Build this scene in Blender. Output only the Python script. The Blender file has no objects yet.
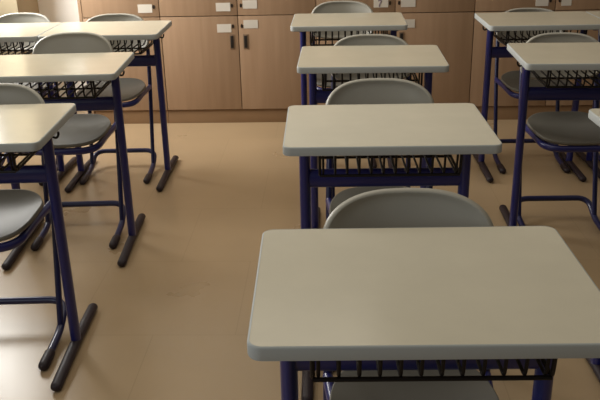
import bpy, bmesh, math, random
from mathutils import Vector, Matrix
random.seed(4)
S = bpy.context.scene
COL = S.collection
PI = math.pi

# ------------------------------------------------------------------ materials
def mat(name, rgb, rough=.5, spec=.5, noise=None, bump=None, coat=0.0, metallic=0.0):
    m = bpy.data.materials.new(name); m.use_nodes = True
    nt = m.node_tree; b = nt.nodes['Principled BSDF']
    b.inputs['Base Color'].default_value = (*rgb, 1)
    b.inputs['Roughness'].default_value = rough
    b.inputs['Specular IOR Level'].default_value = spec
    b.inputs['Metallic'].default_value = metallic
    b.inputs['Coat Weight'].default_value = coat
    tc = nt.nodes.new('ShaderNodeTexCoord')
    if noise:
        scale, amt = noise
        n = nt.nodes.new('ShaderNodeTexNoise'); n.inputs['Scale'].default_value = scale
        n.inputs['Detail'].default_value = 5
        nt.links.new(tc.outputs['Object'], n.inputs['Vector'])
        r = nt.nodes.new('ShaderNodeValToRGB')
        r.color_ramp.elements[0].position = .3; r.color_ramp.elements[1].position = .7
        r.color_ramp.elements[0].color = (*[c * (1 - amt) for c in rgb], 1)
        r.color_ramp.elements[1].color = (*[min(1, c * (1 + amt)) for c in rgb], 1)
        nt.links.new(n.outputs['Fac'], r.inputs['Fac'])
        nt.links.new(r.outputs['Color'], b.inputs['Base Color'])
    if bump:
        n2 = nt.nodes.new('ShaderNodeTexNoise'); n2.inputs['Scale'].default_value = bump[0]
        nt.links.new(tc.outputs['Object'], n2.inputs['Vector'])
        bp = nt.nodes.new('ShaderNodeBump'); bp.inputs['Strength'].default_value = bump[1]
        bp.inputs['Distance'].default_value = .002
        nt.links.new(n2.outputs['Fac'], bp.inputs['Height'])
        nt.links.new(bp.outputs['Normal'], b.inputs['Normal'])
    return m

def wood_mat():
    m = bpy.data.materials.new('beech_laminate'); m.use_nodes = True
    nt = m.node_tree; b = nt.nodes['Principled BSDF']; L = nt.links.new
    tc = nt.nodes.new('ShaderNodeTexCoord'); mp = nt.nodes.new('ShaderNodeMapping')
    mp.inputs['Scale'].default_value = (14, 14, .9)
    L(tc.outputs['Object'], mp.inputs['Vector'])
    oi = nt.nodes.new('ShaderNodeObjectInfo')
    n = nt.nodes.new('ShaderNodeTexNoise'); n.noise_dimensions = '4D'
    n.inputs['Scale'].default_value = 2.2; n.inputs['Detail'].default_value = 6
    mul = nt.nodes.new('ShaderNodeMath'); mul.operation = 'MULTIPLY'; mul.inputs[1].default_value = 20
    L(oi.outputs['Random'], mul.inputs[0]); L(mul.outputs[0], n.inputs['W'])
    L(mp.outputs['Vector'], n.inputs['Vector'])
    r = nt.nodes.new('ShaderNodeValToRGB')
    r.color_ramp.elements[0].position = .3; r.color_ramp.elements[1].position = .72
    r.color_ramp.elements[0].color = (.33, .21, .127, 1)
    r.color_ramp.elements[1].color = (.39, .255, .16, 1)
    L(n.outputs['Fac'], r.inputs['Fac']); L(r.outputs['Color'], b.inputs['Base Color'])
    b.inputs['Roughness'].default_value = .45; b.inputs['Specular IOR Level'].default_value = .35
    return m

def floor_mat():
    m = bpy.data.materials.new('vinyl_floor'); m.use_nodes = True
    nt = m.node_tree; b = nt.nodes['Principled BSDF']; L = nt.links.new
    tc = nt.nodes.new('ShaderNodeTexCoord')
    mp = nt.nodes.new('ShaderNodeMapping'); mp.inputs['Location'].default_value = (.04, -.023 + .0, 0)
    L(tc.outputs['Object'], mp.inputs['Vector'])
    br = nt.nodes.new('ShaderNodeTexBrick'); br.offset = 0.5
    br.inputs['Scale'].default_value = 1.0
    br.inputs['Brick Width'].default_value = .60; br.inputs['Row Height'].default_value = .60
    br.inputs['Mortar Size'].default_value = .0022; br.inputs['Mortar Smooth'].default_value = .4
    br.inputs['Color1'].default_value = (.44, .318, .192, 1); br.inputs['Color2'].default_value = (.432, .311, .187, 1)
    br.inputs['Mortar'].default_value = (.39, .28, .165, 1)
    L(mp.outputs['Vector'], br.inputs['Vector'])
    n = nt.nodes.new('ShaderNodeTexNoise'); n.inputs['Scale'].default_value = 2.6; n.inputs['Detail'].default_value = 6
    L(tc.outputs['Object'], n.inputs['Vector'])
    r = nt.nodes.new('ShaderNodeValToRGB')
    r.color_ramp.elements[0].position = .35; r.color_ramp.elements[1].position = .65
    r.color_ramp.elements[0].color = (.96, .96, .96, 1); r.color_ramp.elements[1].color = (1.03, 1.03, 1.03, 1)
    L(n.outputs['Fac'], r.inputs['Fac'])
    mx = nt.nodes.new('ShaderNodeMix'); mx.data_type = 'RGBA'; mx.blend_type = 'MULTIPLY'; mx.inputs[0].default_value = 1
    L(br.outputs['Color'], mx.inputs[6]); L(r.outputs['Color'], mx.inputs[7])
    L(mx.outputs[2], b.inputs['Base Color'])
    rr = nt.nodes.new('ShaderNodeMapRange'); rr.inputs['To Min'].default_value = .24; rr.inputs['To Max'].default_value = .34
    L(n.outputs['Fac'], rr.inputs['Value']); L(rr.outputs['Result'], b.inputs['Roughness'])
    b.inputs['Specular IOR Level'].default_value = .5
    return m

M = dict(
    top=mat('ivory_laminate', (.63, .585, .47), .2, .5, noise=(9, .03)),
    edge=mat('grey_edging', (.45, .475, .475), .6, .3),
    blue=mat('navy_paint', (.013, .016, .135), .28, .6),
    navy=mat('dark_navy_paint', (.010, .012, .075), .32, .6),
    foot=mat('black_foot_plastic', (.022, .013, .018), .5, .4),
    wire=mat('dark_wire', (.008, .006, .006), .5, .3),
    seat=mat('shaded_grey_plastic', (.175, .166, .145), .5, .35, bump=(300, .08)),  # chair grey darkened to paint in the shade under the desks
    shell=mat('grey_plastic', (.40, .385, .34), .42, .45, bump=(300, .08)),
    wood=wood_mat(),
    carcass=mat('cabinet_carcass', (.19, .115, .06), .6, .3),
    plinth=mat('cabinet_plinth', (.27, .165, .088), .5, .35, noise=(6, .06)),
    paper=mat('white_card', (.66, .61, .54), .6, .3),
    ink=mat('grey_ink', (.24, .19, .24), .7, .2),
    lock=mat('dark_metal', (.05, .04, .035), .35, .5, metallic=.6),
    handle=mat('black_handle', (.018, .014, .012), .4, .5),
    rim=mat('brown_handle_rim', (.21, .14, .09), .45, .4),
    wall=mat('white_wall', (.90, .90, .87), .75, .2, noise=(3, .02)),
    pillar=mat('pillar_paint', (.36, .30, .20), .75, .2, noise=(3, .02)),
    frame=mat('window_frame', (.72, .72, .70), .4, .4),
    floor=floor_mat(),
)
g = bpy.data.materials.new('window_glass'); g.use_nodes = True
gb = g.node_tree.nodes['Principled BSDF']
gb.inputs['Transmission Weight'].default_value = 1; gb.inputs['Roughness'].default_value = 0
gb.inputs['IOR'].default_value = 1.02
M['glass'] = g

# ------------------------------------------------------------------ mesh helpers
def obj(name, bm, m, parent=None, smooth=True, angle=40):
    me = bpy.data.meshes.new(name)
    bmesh.ops.recalc_face_normals(bm, faces=bm.faces[:])
    bm.to_mesh(me); bm.free()
    if smooth:
        me.polygons.foreach_set('use_smooth', [True] * len(me.polygons))
        me.set_sharp_from_angle(angle=math.radians(angle))
    me.materials.append(m)
    o = bpy.data.objects.new(name, me); COL.objects.link(o)
    if parent: o.parent = parent
    return o

def struct(name, bm, m, smooth=False):
    o = obj(name, bm, m, None, smooth); o['kind'] = 'structure'; return o

def thing(name, label, cat, loc, rot=0, group=None):
    o = bpy.data.objects.new(name, None); COL.objects.link(o)
    o.empty_display_size = .1
    o.location = loc; o.rotation_euler = (0, 0, rot); o['label'] = label; o['category'] = cat
    if group: o['group'] = group
    return o

def dup(root, loc, rot, label):
    r = root.copy(); COL.objects.link(r); r.location = loc; r.rotation_euler = (0, 0, rot); r['label'] = label
    for ch in list(root.children):
        c = ch.copy(); COL.objects.link(c); c.parent = r
        for gch in list(ch.children):
            d = gch.copy(); COL.objects.link(d); d.parent = c
    return r

def add_box(bm, x0, x1, y0, y1, z0, z1, bev=0):
    t = bmesh.new()
    vs = [t.verts.new((x, y, z)) for z in (z0, z1) for y in (y0, y1) for x in (x0, x1)]
    for f in ((0, 1, 3, 2), (4, 6, 7, 5), (0, 4, 5, 1), (2, 3, 7, 6), (0, 2, 6, 4), (1, 5, 7, 3)):
        t.faces.new([vs[i] for i in f])
    if bev:
        bmesh.ops.bevel(t, geom=t.edges[:], offset=bev, segments=2, affect='EDGES', profile=.6)
    me = bpy.data.meshes.new('t'); t.to_mesh(me); t.free(); bm.from_mesh(me); bpy.data.meshes.remove(me)

def fillet(pts, rads, n=6):
    P = [Vector(p) for p in pts]; out = [P[0]]
    for i in range(1, len(P) - 1):
        r = rads[i - 1] if isinstance(rads, (list, tuple)) else rads
        if r <= 0: out.append(P[i]); continue
        a = (P[i - 1] - P[i]); b = (P[i + 1] - P[i])
        d = min(r, a.length * .49, b.length * .49)
        A = P[i] + a.normalized() * d; B = P[i] + b.normalized() * d
        for k in range(n + 1):
            t = k / n
            out.append(A * (1 - t) ** 2 + P[i] * 2 * t * (1 - t) + B * t * t)
    out.append(P[-1]); return out

def add_tube(bm, pts, ra, rb=None, seg=12, up=None, round_ends=False):
    """sweep an ellipse (ra along 'side', rb along 'up') down the polyline"""
    rb = rb or ra
    P = [Vector(p) for p in pts]; rings = []
    T = []
    for i in range(len(P)):
        a = P[max(0, i - 1)]; b = P[min(len(P) - 1, i + 1)]
        T.append((b - a).normalized())
    ref = Vector(up) if up else (Vector((0, 0, 1)) if abs(T[0].z) < .9 else Vector((0, 1, 0)))
    n = (ref - T[0] * ref.dot(T[0])).normalized()
    frames = []
    for i, t in enumerate(T):
        n = (n - t * n.dot(t)); n.normalize()
        frames.append((P[i], t.cross(n).normalized(), n.copy(), 1.0, t))
    if round_ends:
        m = max(ra, rb)
        def cap(fr, sgn):
            res = []
            for k in (3, 2, 1):
                th = k / 4 * PI / 2 + .12
                res.append((fr[0] + fr[4] * sgn * min(ra, rb) * math.sin(th), fr[1], fr[2], max(.1, math.cos(th)), fr[4]))
            return res
        frames = cap(frames[0], -1) + frames + cap(frames[-1], 1)[::-1]
    for c, s, u, k, _ in frames:
        rings.append([bm.verts.new(c + s * (ra * k * math.cos(2 * PI * j / seg)) + u * (rb * k * math.sin(2 * PI * j / seg))) for j in range(seg)])
    for a, b in zip(rings, rings[1:]):
        for j in range(seg):
            bm.faces.new((a[j], a[(j + 1) % seg], b[(j + 1) % seg], b[j]))
    bm.faces.new(rings[0]); bm.faces.new(rings[-1][::-1])

def rounded_rect(w, y0, y1, r, n=7):
    out = []
    for cx, cy, a0 in ((w / 2 - r, y1 - r, 0), (-w / 2 + r, y1 - r, 90), (-w / 2 + r, y0 + r, 180), (w / 2 - r, y0 + r, 270)):
        for k in range(n + 1):
            a = math.radians(a0 + 90 * k / n); out.append((cx + r * math.cos(a), cy + r * math.sin(a)))
    return out

# ------------------------------------------------------------------ desk
DW, DD, DH, DT = .604, .454, .833, .026
DESKS = 'single desks in three columns'
def make_desk(label, loc, rot):
    t = thing('school_desk', label, 'desk', loc, rot, DESKS)
    # tabletop slab
    bm = bmesh.new()
    ins = .0035
    o = rounded_rect(DW - 2 * ins, ins, DD - ins, .0215)
    lo = [bm.verts.new((x, y, DH - DT)) for x, y in o]; hi = [bm.verts.new((x, y, DH)) for x, y in o]
    bm.faces.new(hi); bm.faces.new(lo[::-1])
    for i in range(len(o)):
        j = (i + 1) % len(o); bm.faces.new((lo[i], lo[j], hi[j], hi[i]))
    top = obj('tabletop', bm, M['top'], t)
    # edge band ring
    bm = bmesh.new()
    prof = [(-.004, DH + .0002), (-.0018, DH - .0002), (-.0006, DH - .0016), (0, DH - .004), (0, DH - DT + .004), (-.0008, DH - DT + .0012), (-.004, DH - DT - .0002)]
    rings = []
    for off, z in prof:
        q = rounded_rect(DW + 2 * off, -off, DD + off, .025 + off)
        rings.append([bm.verts.new((x, y, z)) for x, y in q])
    for a, b in zip(rings, rings[1:]):
        for i in range(len(a)):
            j = (i + 1) % len(a); bm.faces.new((a[i], b[i], b[j], a[j]))
    e = obj('edge_band', bm, M['edge'], top); e['label'] = 'grey edge band around the tabletop'
    for s in (-1, 1):
        bm = bmesh.new()
        add_tube(bm, [(s * .247, .25, .028), (s * .247, .25, DH - DT - .002)], .025, .0172, seg=16, up=(1, 0, 0))
        obj('leg_post', bm, M['blue'], t)
        bm = bmesh.new()       # bearer under the top
        add_box(bm, s * .247 - .012, s * .247 + .012, .07, .41, DH - DT - .016, DH - DT, .003)
        obj('top_bearer', bm, M['blue'], t)
        bm = bmesh.new()
        add_tube(bm, [(s * .247, -.012, .017), (s * .247, .10, .02), (s * .247, .25, .024), (s * .247, .40, .02), (s * .247, .502, .017)], .019, .016, seg=14, up=(0, 0, 1), round_ends=True)
        f = obj('foot', bm, M['foot'], t); f['label'] = 'blackish floor foot'
        bm = bmesh.new()
        add_tube(bm, fillet([(s * .262, .25, .805), (s * .264, .25, .779), (s * .276, .25, .770), (s * .286, .25, .778), (s * .287, .25, .792)], .010), .0038, seg=8)
        obj('bag_hook', bm, M['wire'], t)
    bm = bmesh.new()
    add_tube(bm, [(-.235, .25, .652), (.235, .25, .652)], .016, .030, seg=18, up=(0, 0, 1))
    obj('crossbeam', bm, M['blue'], t)
    # wire basket
    bm = bmesh.new()
    xs = [-.190 + i * .380 / 11 for i in range(12)]
    for x in xs:
        add_tube(bm, fillet([(x, .062, DH - DT), (x, .074, .726), (x, .385, .722), (x, .40, .765)], [.012, .02], 4), .0034, seg=8)
    for y, z in ((.072, .724), (.25, .719), (.401, .765)):
        add_tube(bm, [(-.200, y, z), (.200, y, z)], .0044, seg=8)
    for s in (-1, 1):
        add_tube(bm, fillet([(s * .200, .062, DH - DT), (s * .200, .072, .724), (s * .200, .385, .721), (s * .200, .401, DH - DT)], .015, 4), .0042, seg=8)
    obj('wire_basket', bm, M['wire'], t)
    return t

# ------------------------------------------------------------------ chair
def disc(fn, n_exp, seg=56, radii=(.0, .25, .45, .62, .76, .86, .92, .96, .985, 1.0)):
    """grid over a superellipse; fn(u, v, r) -> xyz"""
    bm = bmesh.new(); rings = []
    for r in radii:
        if r == 0: rings.append([bm.verts.new(fn(0, 0, 0))]); continue
        ring = []
        for k in range(seg):
            a = 2 * PI * k / seg; c, s = math.cos(a), math.sin(a)
            u = math.copysign(abs(c) ** (2 / n_exp), c) * r; v = math.copysign(abs(s) ** (2 / n_exp), s) * r
            ring.append(bm.verts.new(fn(u, v, r)))
        rings.append(ring)
    for k in range(seg): bm.faces.new((rings[0][0], rings[1][k], rings[1][(k + 1) % seg]))
    for a, b in zip(rings[1:], rings[2:]):
        for k in range(seg): bm.faces.new((a[k], b[k], b[(k + 1) % seg], a[(k + 1) % seg]))
    return bm

def lip(r):
    return max(0, (r - .88) / .12)

CHAIRS = 'grey shell chairs behind the desks'
def make_chair(label, loc, rot):
    """origin on the floor under the middle of the desk's front edge line; the sitter faces -y"""
    t = thing('school_chair', label, 'chair', loc, rot, CHAIRS)
    # seat
    def seat(u, v, r):
        x = u * .174; y = .288 + v * .175
        z = .500 - .012 * (1 - u * u) * (1 - v * v) + .010 * u * u
        if v < -.45: z -= .010 * ((-v - .45) / .55) ** 2
        if v > .5: z += .03 * ((v - .5) / .5) ** 2
        return (x, y, z)
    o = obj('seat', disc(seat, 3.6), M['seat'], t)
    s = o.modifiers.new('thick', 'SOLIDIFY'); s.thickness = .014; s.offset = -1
    # backrest
    def back(u, v, r):
        z = .755 + v * (.123 if v > 0 else .085)
        x = u * .185 * (1 - .02 * max(0, v))
        y = .573 - .052 * u * u + .16 * (z - .755) - .012 * (1 - u * u) * (v < 0) * v * v
        y -= .010 * lip(r)
        return (x, y, z)
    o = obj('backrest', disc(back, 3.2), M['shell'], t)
    s = o.modifiers.new('thick', 'SOLIDIFY'); s.thickness = .013; s.offset = 0
    # base: two skids joined by a raised rear bar
    bm = bmesh.new()
    w = .176
    add_tube(bm, fillet([(-w, .19, .017), (-w, .345, .026), (-w, .455, .090), (w, .455, .090), (w, .345, .026), (w, .19, .017)], [.05, .085, .085, .05], 7), .0138, seg=12)
    obj('base_frame', bm, M['navy'], t)
    for sx in (-1, 1):
        bm = bmesh.new()
        add_tube(bm, [(sx * w, .13, .0165), (sx * w, .205, .0172)], .0185, .0175, seg=12, round_ends=True)
        f = obj('rubber_foot', bm, M['foot'], t); f['label'] = 'black rubber foot cap'
        bm = bmesh.new()
        add_tube(bm, fillet([(sx * w, .352, .030), (sx * w, .478, .49), (sx * .168, .560, .775)], .10, 6), .0112, seg=12)
        obj('back_post', bm, M['navy'], t)
        for zc in (.715, .785):
            bm = bmesh.new()
            yc = .568 + .16 * (zc - .755) - .038
            add_tube(bm, [(sx * .155, yc - .010, zc), (sx * .155, yc + .02, zc)], .006, seg=10)
            obj('rivet', bm, M['lock'], t)
    bm = bmesh.new()
    add_tube(bm, fillet([(-w, .470, .474), (-.162, .34, .470), (-.150, .124, .458), (.150, .124, .458), (.162, .34, .470), (w, .470, .474)], [.05, .085, .085, .05], 7), .0125, .0155, seg=12, up=(0, 0, 1))
    add_tube(bm, [(-.165, .40, .470), (.165, .40, .470)], .010, seg=10)
    obj('seat_frame', bm, M['blue'], t)
    return t

# ------------------------------------------------------------------ placement (x, y of the middle of the desk's front edge, turn)
LAY = [
    # key, desk x, y, rot, desk label, chair dx, dy, rot, height, chair label
    ('A', .1719, 1.0357, .0174, 'single ivory-topped desk nearest the camera, at the front of the middle column', 0.007, -0.03, 0, 1, 'grey chair behind the nearest middle desk, its backrest the widest in view'),
    ('B', .1760, 2.0345, .0081, 'ivory-topped desk second from the front in the middle column', 0.005, 0.03, 0, 1, 'grey chair behind the second desk from the front of the middle column'),
    ('C', .1785, 3.0575, -.018, 'ivory-topped desk third from the front in the middle column', 0.01, -0.042, 0, 0.985, 'grey chair behind the third desk from the front of the middle column'),
    ('D', .1103, 4.0482, -.0129, 'rearmost desk of the middle column, closest to the cabinets', -0.03, 0.025, 0, 1, 'grey chair behind the rearmost middle desk, right against the cabinets'),
    ('L1', -1.1510, 3.8782, .0128, 'rear desk of the left column, beside the aisle, nearest the cabinets', -0.022, -0.02, 0.02, 0.975, 'grey chair behind the rear left desk, in front of the leftmost cabinet door'),
    ('L1b', -1.7556, 3.8704, .0128, 'desk joined end to end with the rear left desk, cut by the photo edge', -0.008, -0.01, -0.1, 0.99, 'grey chair at far left in the back row, in front of the white wall'),
    ('L2', -1.1357, 2.9742, .0521, 'middle desk of the left column, with a chair backrest rising above its far edge', -0.004, 0.045, 0, 1.018, 'grey chair behind the middle desk of the left column, its backrest fully in view'),
    ('L3', -1.1290, 2.0836, .0491, 'front left desk, with a bright window reflection on its top', -0.005, -0.02, 0, 1, 'grey chair behind the front left desk, its backrest cut by the left photo edge'),
    ('R1', 1.1164, 3.9757, .0017, 'rear desk of the right column, nearest the cabinets', 0.026, 0, -.005, 0.95, 'grey chair behind the rear right desk, just under the white door cards'),
    ('R1b', 1.7218, 3.9767, .0017, 'desk joined to the right end of the rear right desk, cut by the photo edge', .010, .03, .0, .96, 'grey chair in the back row at the right photo edge, only a sliver showing'),
    ('R2', 1.0841, 3.0575, -.0356, 'second desk of the right column, in front of the rear right desk', -0.008, 0, 0.05, 0.97, 'grey chair behind the second right desk, its backrest between two tabletops'),
    ('R3', 1.1250, 1.9574, .0265, 'nearest right desk, only its far left corner showing at the photo edge', 0, 0, 0, 1, 'grey chair under the nearest right desk, mostly outside the right photo edge'),
]
desk0 = chair0 = None
for key, x, y, a, dl, cx, cy, ca, sz, cl in LAY:
    if desk0 is None: desk0 = make_desk(dl, (x, y, 0), a)
    else: dup(desk0, (x, y, 0), a, dl)
    X = x + cx - math.sin(a) * cy; Y = y + cy
    if chair0 is None: c = chair0 = make_chair(cl, (X, Y, 0), a + ca)
    else: c = dup(chair0, (X, Y, 0), a + ca, cl)
    c.scale.z = sz                      # the chairs come in slightly different heights

# ------------------------------------------------------------------ cabinets
YC = 5.1717                    # front plane of the doors
YB = YC + .45
TIER = .7285
X0 = -1.614; DWD = .5137
def door(cab, x0, x1, z0, z1, hand, tier, card=True, mark=False, dz=0, dx=0):
    bm = bmesh.new(); gp = .0025
    add_box(bm, x0 + gp, x1 - gp, YC, YC + .019, z0 + gp, z1 - gp, .0012)
    d = obj('door', bm, M['wood'], cab)
    s = 1 if hand == 'R' else -1               # side of the lock
    e = x1 if hand == 'R' else x0
    lz = z0 + .065 if tier == 'upper' else z1 - .068
    lo = .034 if hand == 'R' else .024
    bm = bmesh.new()
    add_tube(bm, [(e - s * lo, YC - .004, lz), (e - s * lo, YC + .002, lz)], .0075, .013, seg=14, up=(0, 0, 1))
    lk = obj('lock', bm, M['lock'], d); lk['label'] = 'dark oval door lock'
    if card:
        c0 = e - s * (lo + .012); c1 = c0 - s * (.094 if card is True else card)
        zc = lz + dz
        bm = bmesh.new()
        add_box(bm, min(c0, c1) + dx, max(c0, c1) + dx, YC - .0022, YC, zc - .027, zc + .027)
        cd = obj('name_card', bm, M['paper'], d, smooth=False); cd['label'] = 'white paper card'
        if mark:                                # a smudged figure written on the card
            bm = bmesh.new(); mx = (c0 + c1) / 2 + dx - .006
            add_tube(bm, fillet([(mx - .012, YC - .003, zc + .014), (mx - .002, YC - .003, zc + .022), (mx + .010, YC - .003, zc + .013), (mx - .001, YC - .003, zc - .004), (mx - .005, YC - .003, zc - .022)], .008, 4), .0042, .001, seg=8, up=(0, 1, 0))
            obj('written_mark', bm, M['ink'], d)
    if tier == 'lower':
        hx = e - s * .045; zt = z1 - .125; zb = z1 - .215
        bm = bmesh.new(); add_box(bm, hx - .0165, hx + .0165, YC - .0035, YC + .001, zb - .004, zt + .004, .0012)
        h = obj('handle', bm, M['rim'], d); h['label'] = 'flush brown handle with a black grip slot'
        bm = bmesh.new(); add_box(bm, hx - .010, hx + .010, YC - .0055, YC - .003, zb + .005, zt - .005, .001)
        # grip slot joined to the handle level
        obj('handle_grip', bm, M['handle'], d)
    return d

def cabinet(x0, n, tier, label, hands, cards, marks=(), dzs=None):
    z0, z1 = (.0, TIER) if tier == 'lower' else (TIER, 1.50)
    x1 = x0 + n * DWD
    t = thing('storage_cabinet', label, 'cabinet', ((x0 + x1) / 2, YC + .22, z0), 0,
              'lower storage cabinets along the back wall' if tier == 'lower' else 'upper storage cabinets along the back wall')
    inv = Matrix.Translation((-(x0 + x1) / 2, -(YC + .22), -z0))
    bm = bmesh.new(); zb = .095 if tier == 'lower' else z0 + .001
    add_box(bm, x0 + .0006, x1 - .0006, YC + .020, YB - .003, zb, z1 - .001)
    obj('carcass', bm, M['carcass'], t)
    if tier == 'lower':
        bm = bmesh.new(); add_box(bm, x0 + .0006, x1 - .0006, YC + .012, YC + .03, .0, .094, .001)
        p = obj('plinth', bm, M['plinth'], t); p['label'] = 'darker brown plinth board'
    for i in range(n):
        door(t, x0 + i * DWD, x0 + (i + 1) * DWD, .096 if tier == 'lower' else z0, z1, hands[i], tier, cards[i], i in marks, (dzs or [0] * n)[i])
    for o in t.children:
        o.data.transform(inv)
        for c in o.children: c.data.transform(inv)
    return t

cabinet(X0, 1, 'lower', 'single-door lower cabinet at the left end, behind the rear left desks', ['R'], [False])
cabinet(X0 + DWD, 2, 'lower', 'double-door lower cabinet in full view between the left and middle desks', ['R', 'L'], [True, True], dzs=[-.012, .012])
cabinet(X0 + 3 * DWD, 2, 'lower', 'double-door lower cabinet behind the rear middle desk', ['R', 'L'], [True, True])
cabinet(X0 + 5 * DWD, 2, 'lower', 'double-door lower cabinet at the right, behind the rear right desk', ['R', 'L'], [False, False])
cabinet(X0, 1, 'upper', 'single-door upper cabinet at the left end, its card above the rear left desk', ['R'], [True], dzs=[-.01])
cabinet(X0 + DWD, 2, 'upper', 'double-door upper cabinet over the fully visible lower one, two cards side by side', ['R', 'L'], [True, True], dzs=[-.008, .006])
cabinet(X0 + 3 * DWD, 2, 'upper', 'double-door upper cabinet over the middle column, a mark on its left card', ['R', 'L'], [True, True], marks=(0,))
cabinet(X0 + 5 * DWD, 2, 'upper', 'double-door upper cabinet at the right, above the rear right desk', ['R', 'L'], [.082, .064], dzs=[-.008, -.008])

# ------------------------------------------------------------------ the room
XL = -2.30
bm = bmesh.new(); add_box(bm, XL - .2, 3.2, -1.2, YB + .2, -.06, 0); struct('floor', bm, M['floor'])
bm = bmesh.new(); add_box(bm, XL - .2, 3.2, YB, YB + .18, 0, 2.7); struct('wall_back', bm, M['wall'])
bm = bmesh.new(); add_box(bm, XL + .002, -2.06, YC + .06, YB - .002, 0, 2.7, .004); struct('trim_1', bm, M['pillar'])
bm = bmesh.new(); add_box(bm, X0 - .022, X0 - .001, YC, YB - .002, 0, 2.0, .001); struct('trim_2', bm, M['wood'])
# left wall with window openings
WIN = [(-.9, .9), (4.13, 5.1)]; ZB, ZT = .92, 2.35  # the near opening is out of view, placed for the front fill
bm = bmesh.new()
add_box(bm, XL - .18, XL, -1.2, YB, 0, ZB)
add_box(bm, XL - .18, XL, -1.2, YB, ZT, 2.7)
ys = [-1.2] + [v for w in WIN for v in w] + [YB]
for i in range(0, len(ys), 2): add_box(bm, XL - .18, XL, ys[i], ys[i + 1], ZB, ZT)
struct('wall_left', bm, M['wall'])
for k, (a, b) in enumerate(WIN):
    bm = bmesh.new(); e = .004
    for (p, q, z0, z1) in ((a + e, a + .05, ZB + e, ZT - e), (b - .05, b - e, ZB + e, ZT - e), (a + .05, b - .05, ZB + e, ZB + .05), (a + .05, b - .05, ZT - .05, ZT - e), ((a + b) / 2 - .025, (a + b) / 2 + .025, ZB + .05, ZT - .05)):
        add_box(bm, XL - .12, XL - .06, p, q, z0, z1, .003)
    w = struct('window_%d' % (k + 1), bm, M['frame'])
    bm = bmesh.new(); add_box(bm, XL - .094, XL - .090, a + .05, b - .05, ZB + .05, ZT - .05)
    obj('pane', bm, M['glass'], w, smooth=False)

# ------------------------------------------------------------------ light
def area(name, loc, rot, sx, sy, power, col):
    l = bpy.data.lights.new(name, 'AREA'); l.shape = 'RECTANGLE'; l.size = sx; l.size_y = sy; l.energy = power; l.color = col
    o = bpy.data.objects.new(name, l); COL.objects.link(o); o.location = loc; o.rotation_euler = rot; return o
ZC = (ZB + ZT) / 2
area('window_and_fill_light', (XL - .04, 4.61, ZC), (0, math.radians(-90), 0), ZT - ZB - .1, .88, 80, (1, .98, .93))
area('window_and_fill_light', (XL - .04, 0, ZC), (0, math.radians(-90), 0), ZT - ZB - .1, 1.7, 22, (.86, .95, 1))  # added cool front fill, set in the unseen near opening
area('overhead_fill', (-.7, 3.2, 2.85), (0, 0, 0), 2.0, 3.0, 27, (1, .92, .76))  # added soft lamp in place of ceiling bounce, no fixture there

wd = bpy.data.worlds.new('World'); S.world = wd; wd.use_nodes = True
nt = wd.node_tree; bg = nt.nodes['Background']; bg.inputs['Color'].default_value = (1, .88, .70, 1)
tc = nt.nodes.new('ShaderNodeTexCoord'); sx = nt.nodes.new('ShaderNodeSeparateXYZ'); mr = nt.nodes.new('ShaderNodeMapRange')
nt.links.new(tc.outputs['Generated'], sx.inputs[0]); nt.links.new(sx.outputs['Z'], mr.inputs['Value'])
mr.inputs['From Min'].default_value = .25; mr.inputs['From Max'].default_value = .9
mr.inputs['To Min'].default_value = .05; mr.inputs['To Max'].default_value = .35
nt.links.new(mr.outputs['Result'], bg.inputs['Strength'])

# ------------------------------------------------------------------ camera
cam = bpy.data.cameras.new('camera'); co = bpy.data.objects.new('camera', cam); COL.objects.link(co)
cam.sensor_fit = 'HORIZONTAL'; cam.sensor_width = 36; cam.lens = 779.14 / 600 * 36; cam.clip_start = .05
r = Vector((.9993, .0313, -.0204)).normalized(); f = Vector((-.0367, .9281, -.3706)).normalized()
u = r.cross(f).normalized(); r = f.cross(u).normalized()
co.matrix_world = Matrix(((r.x, u.x, -f.x, 0), (r.y, u.y, -f.y, 0), (r.z, u.z, -f.z, 1.4904), (0, 0, 0, 1)))
S.camera = co
S.view_settings.view_transform = 'Standard'
S.view_settings.look = 'None'
S.view_settings.exposure = 0
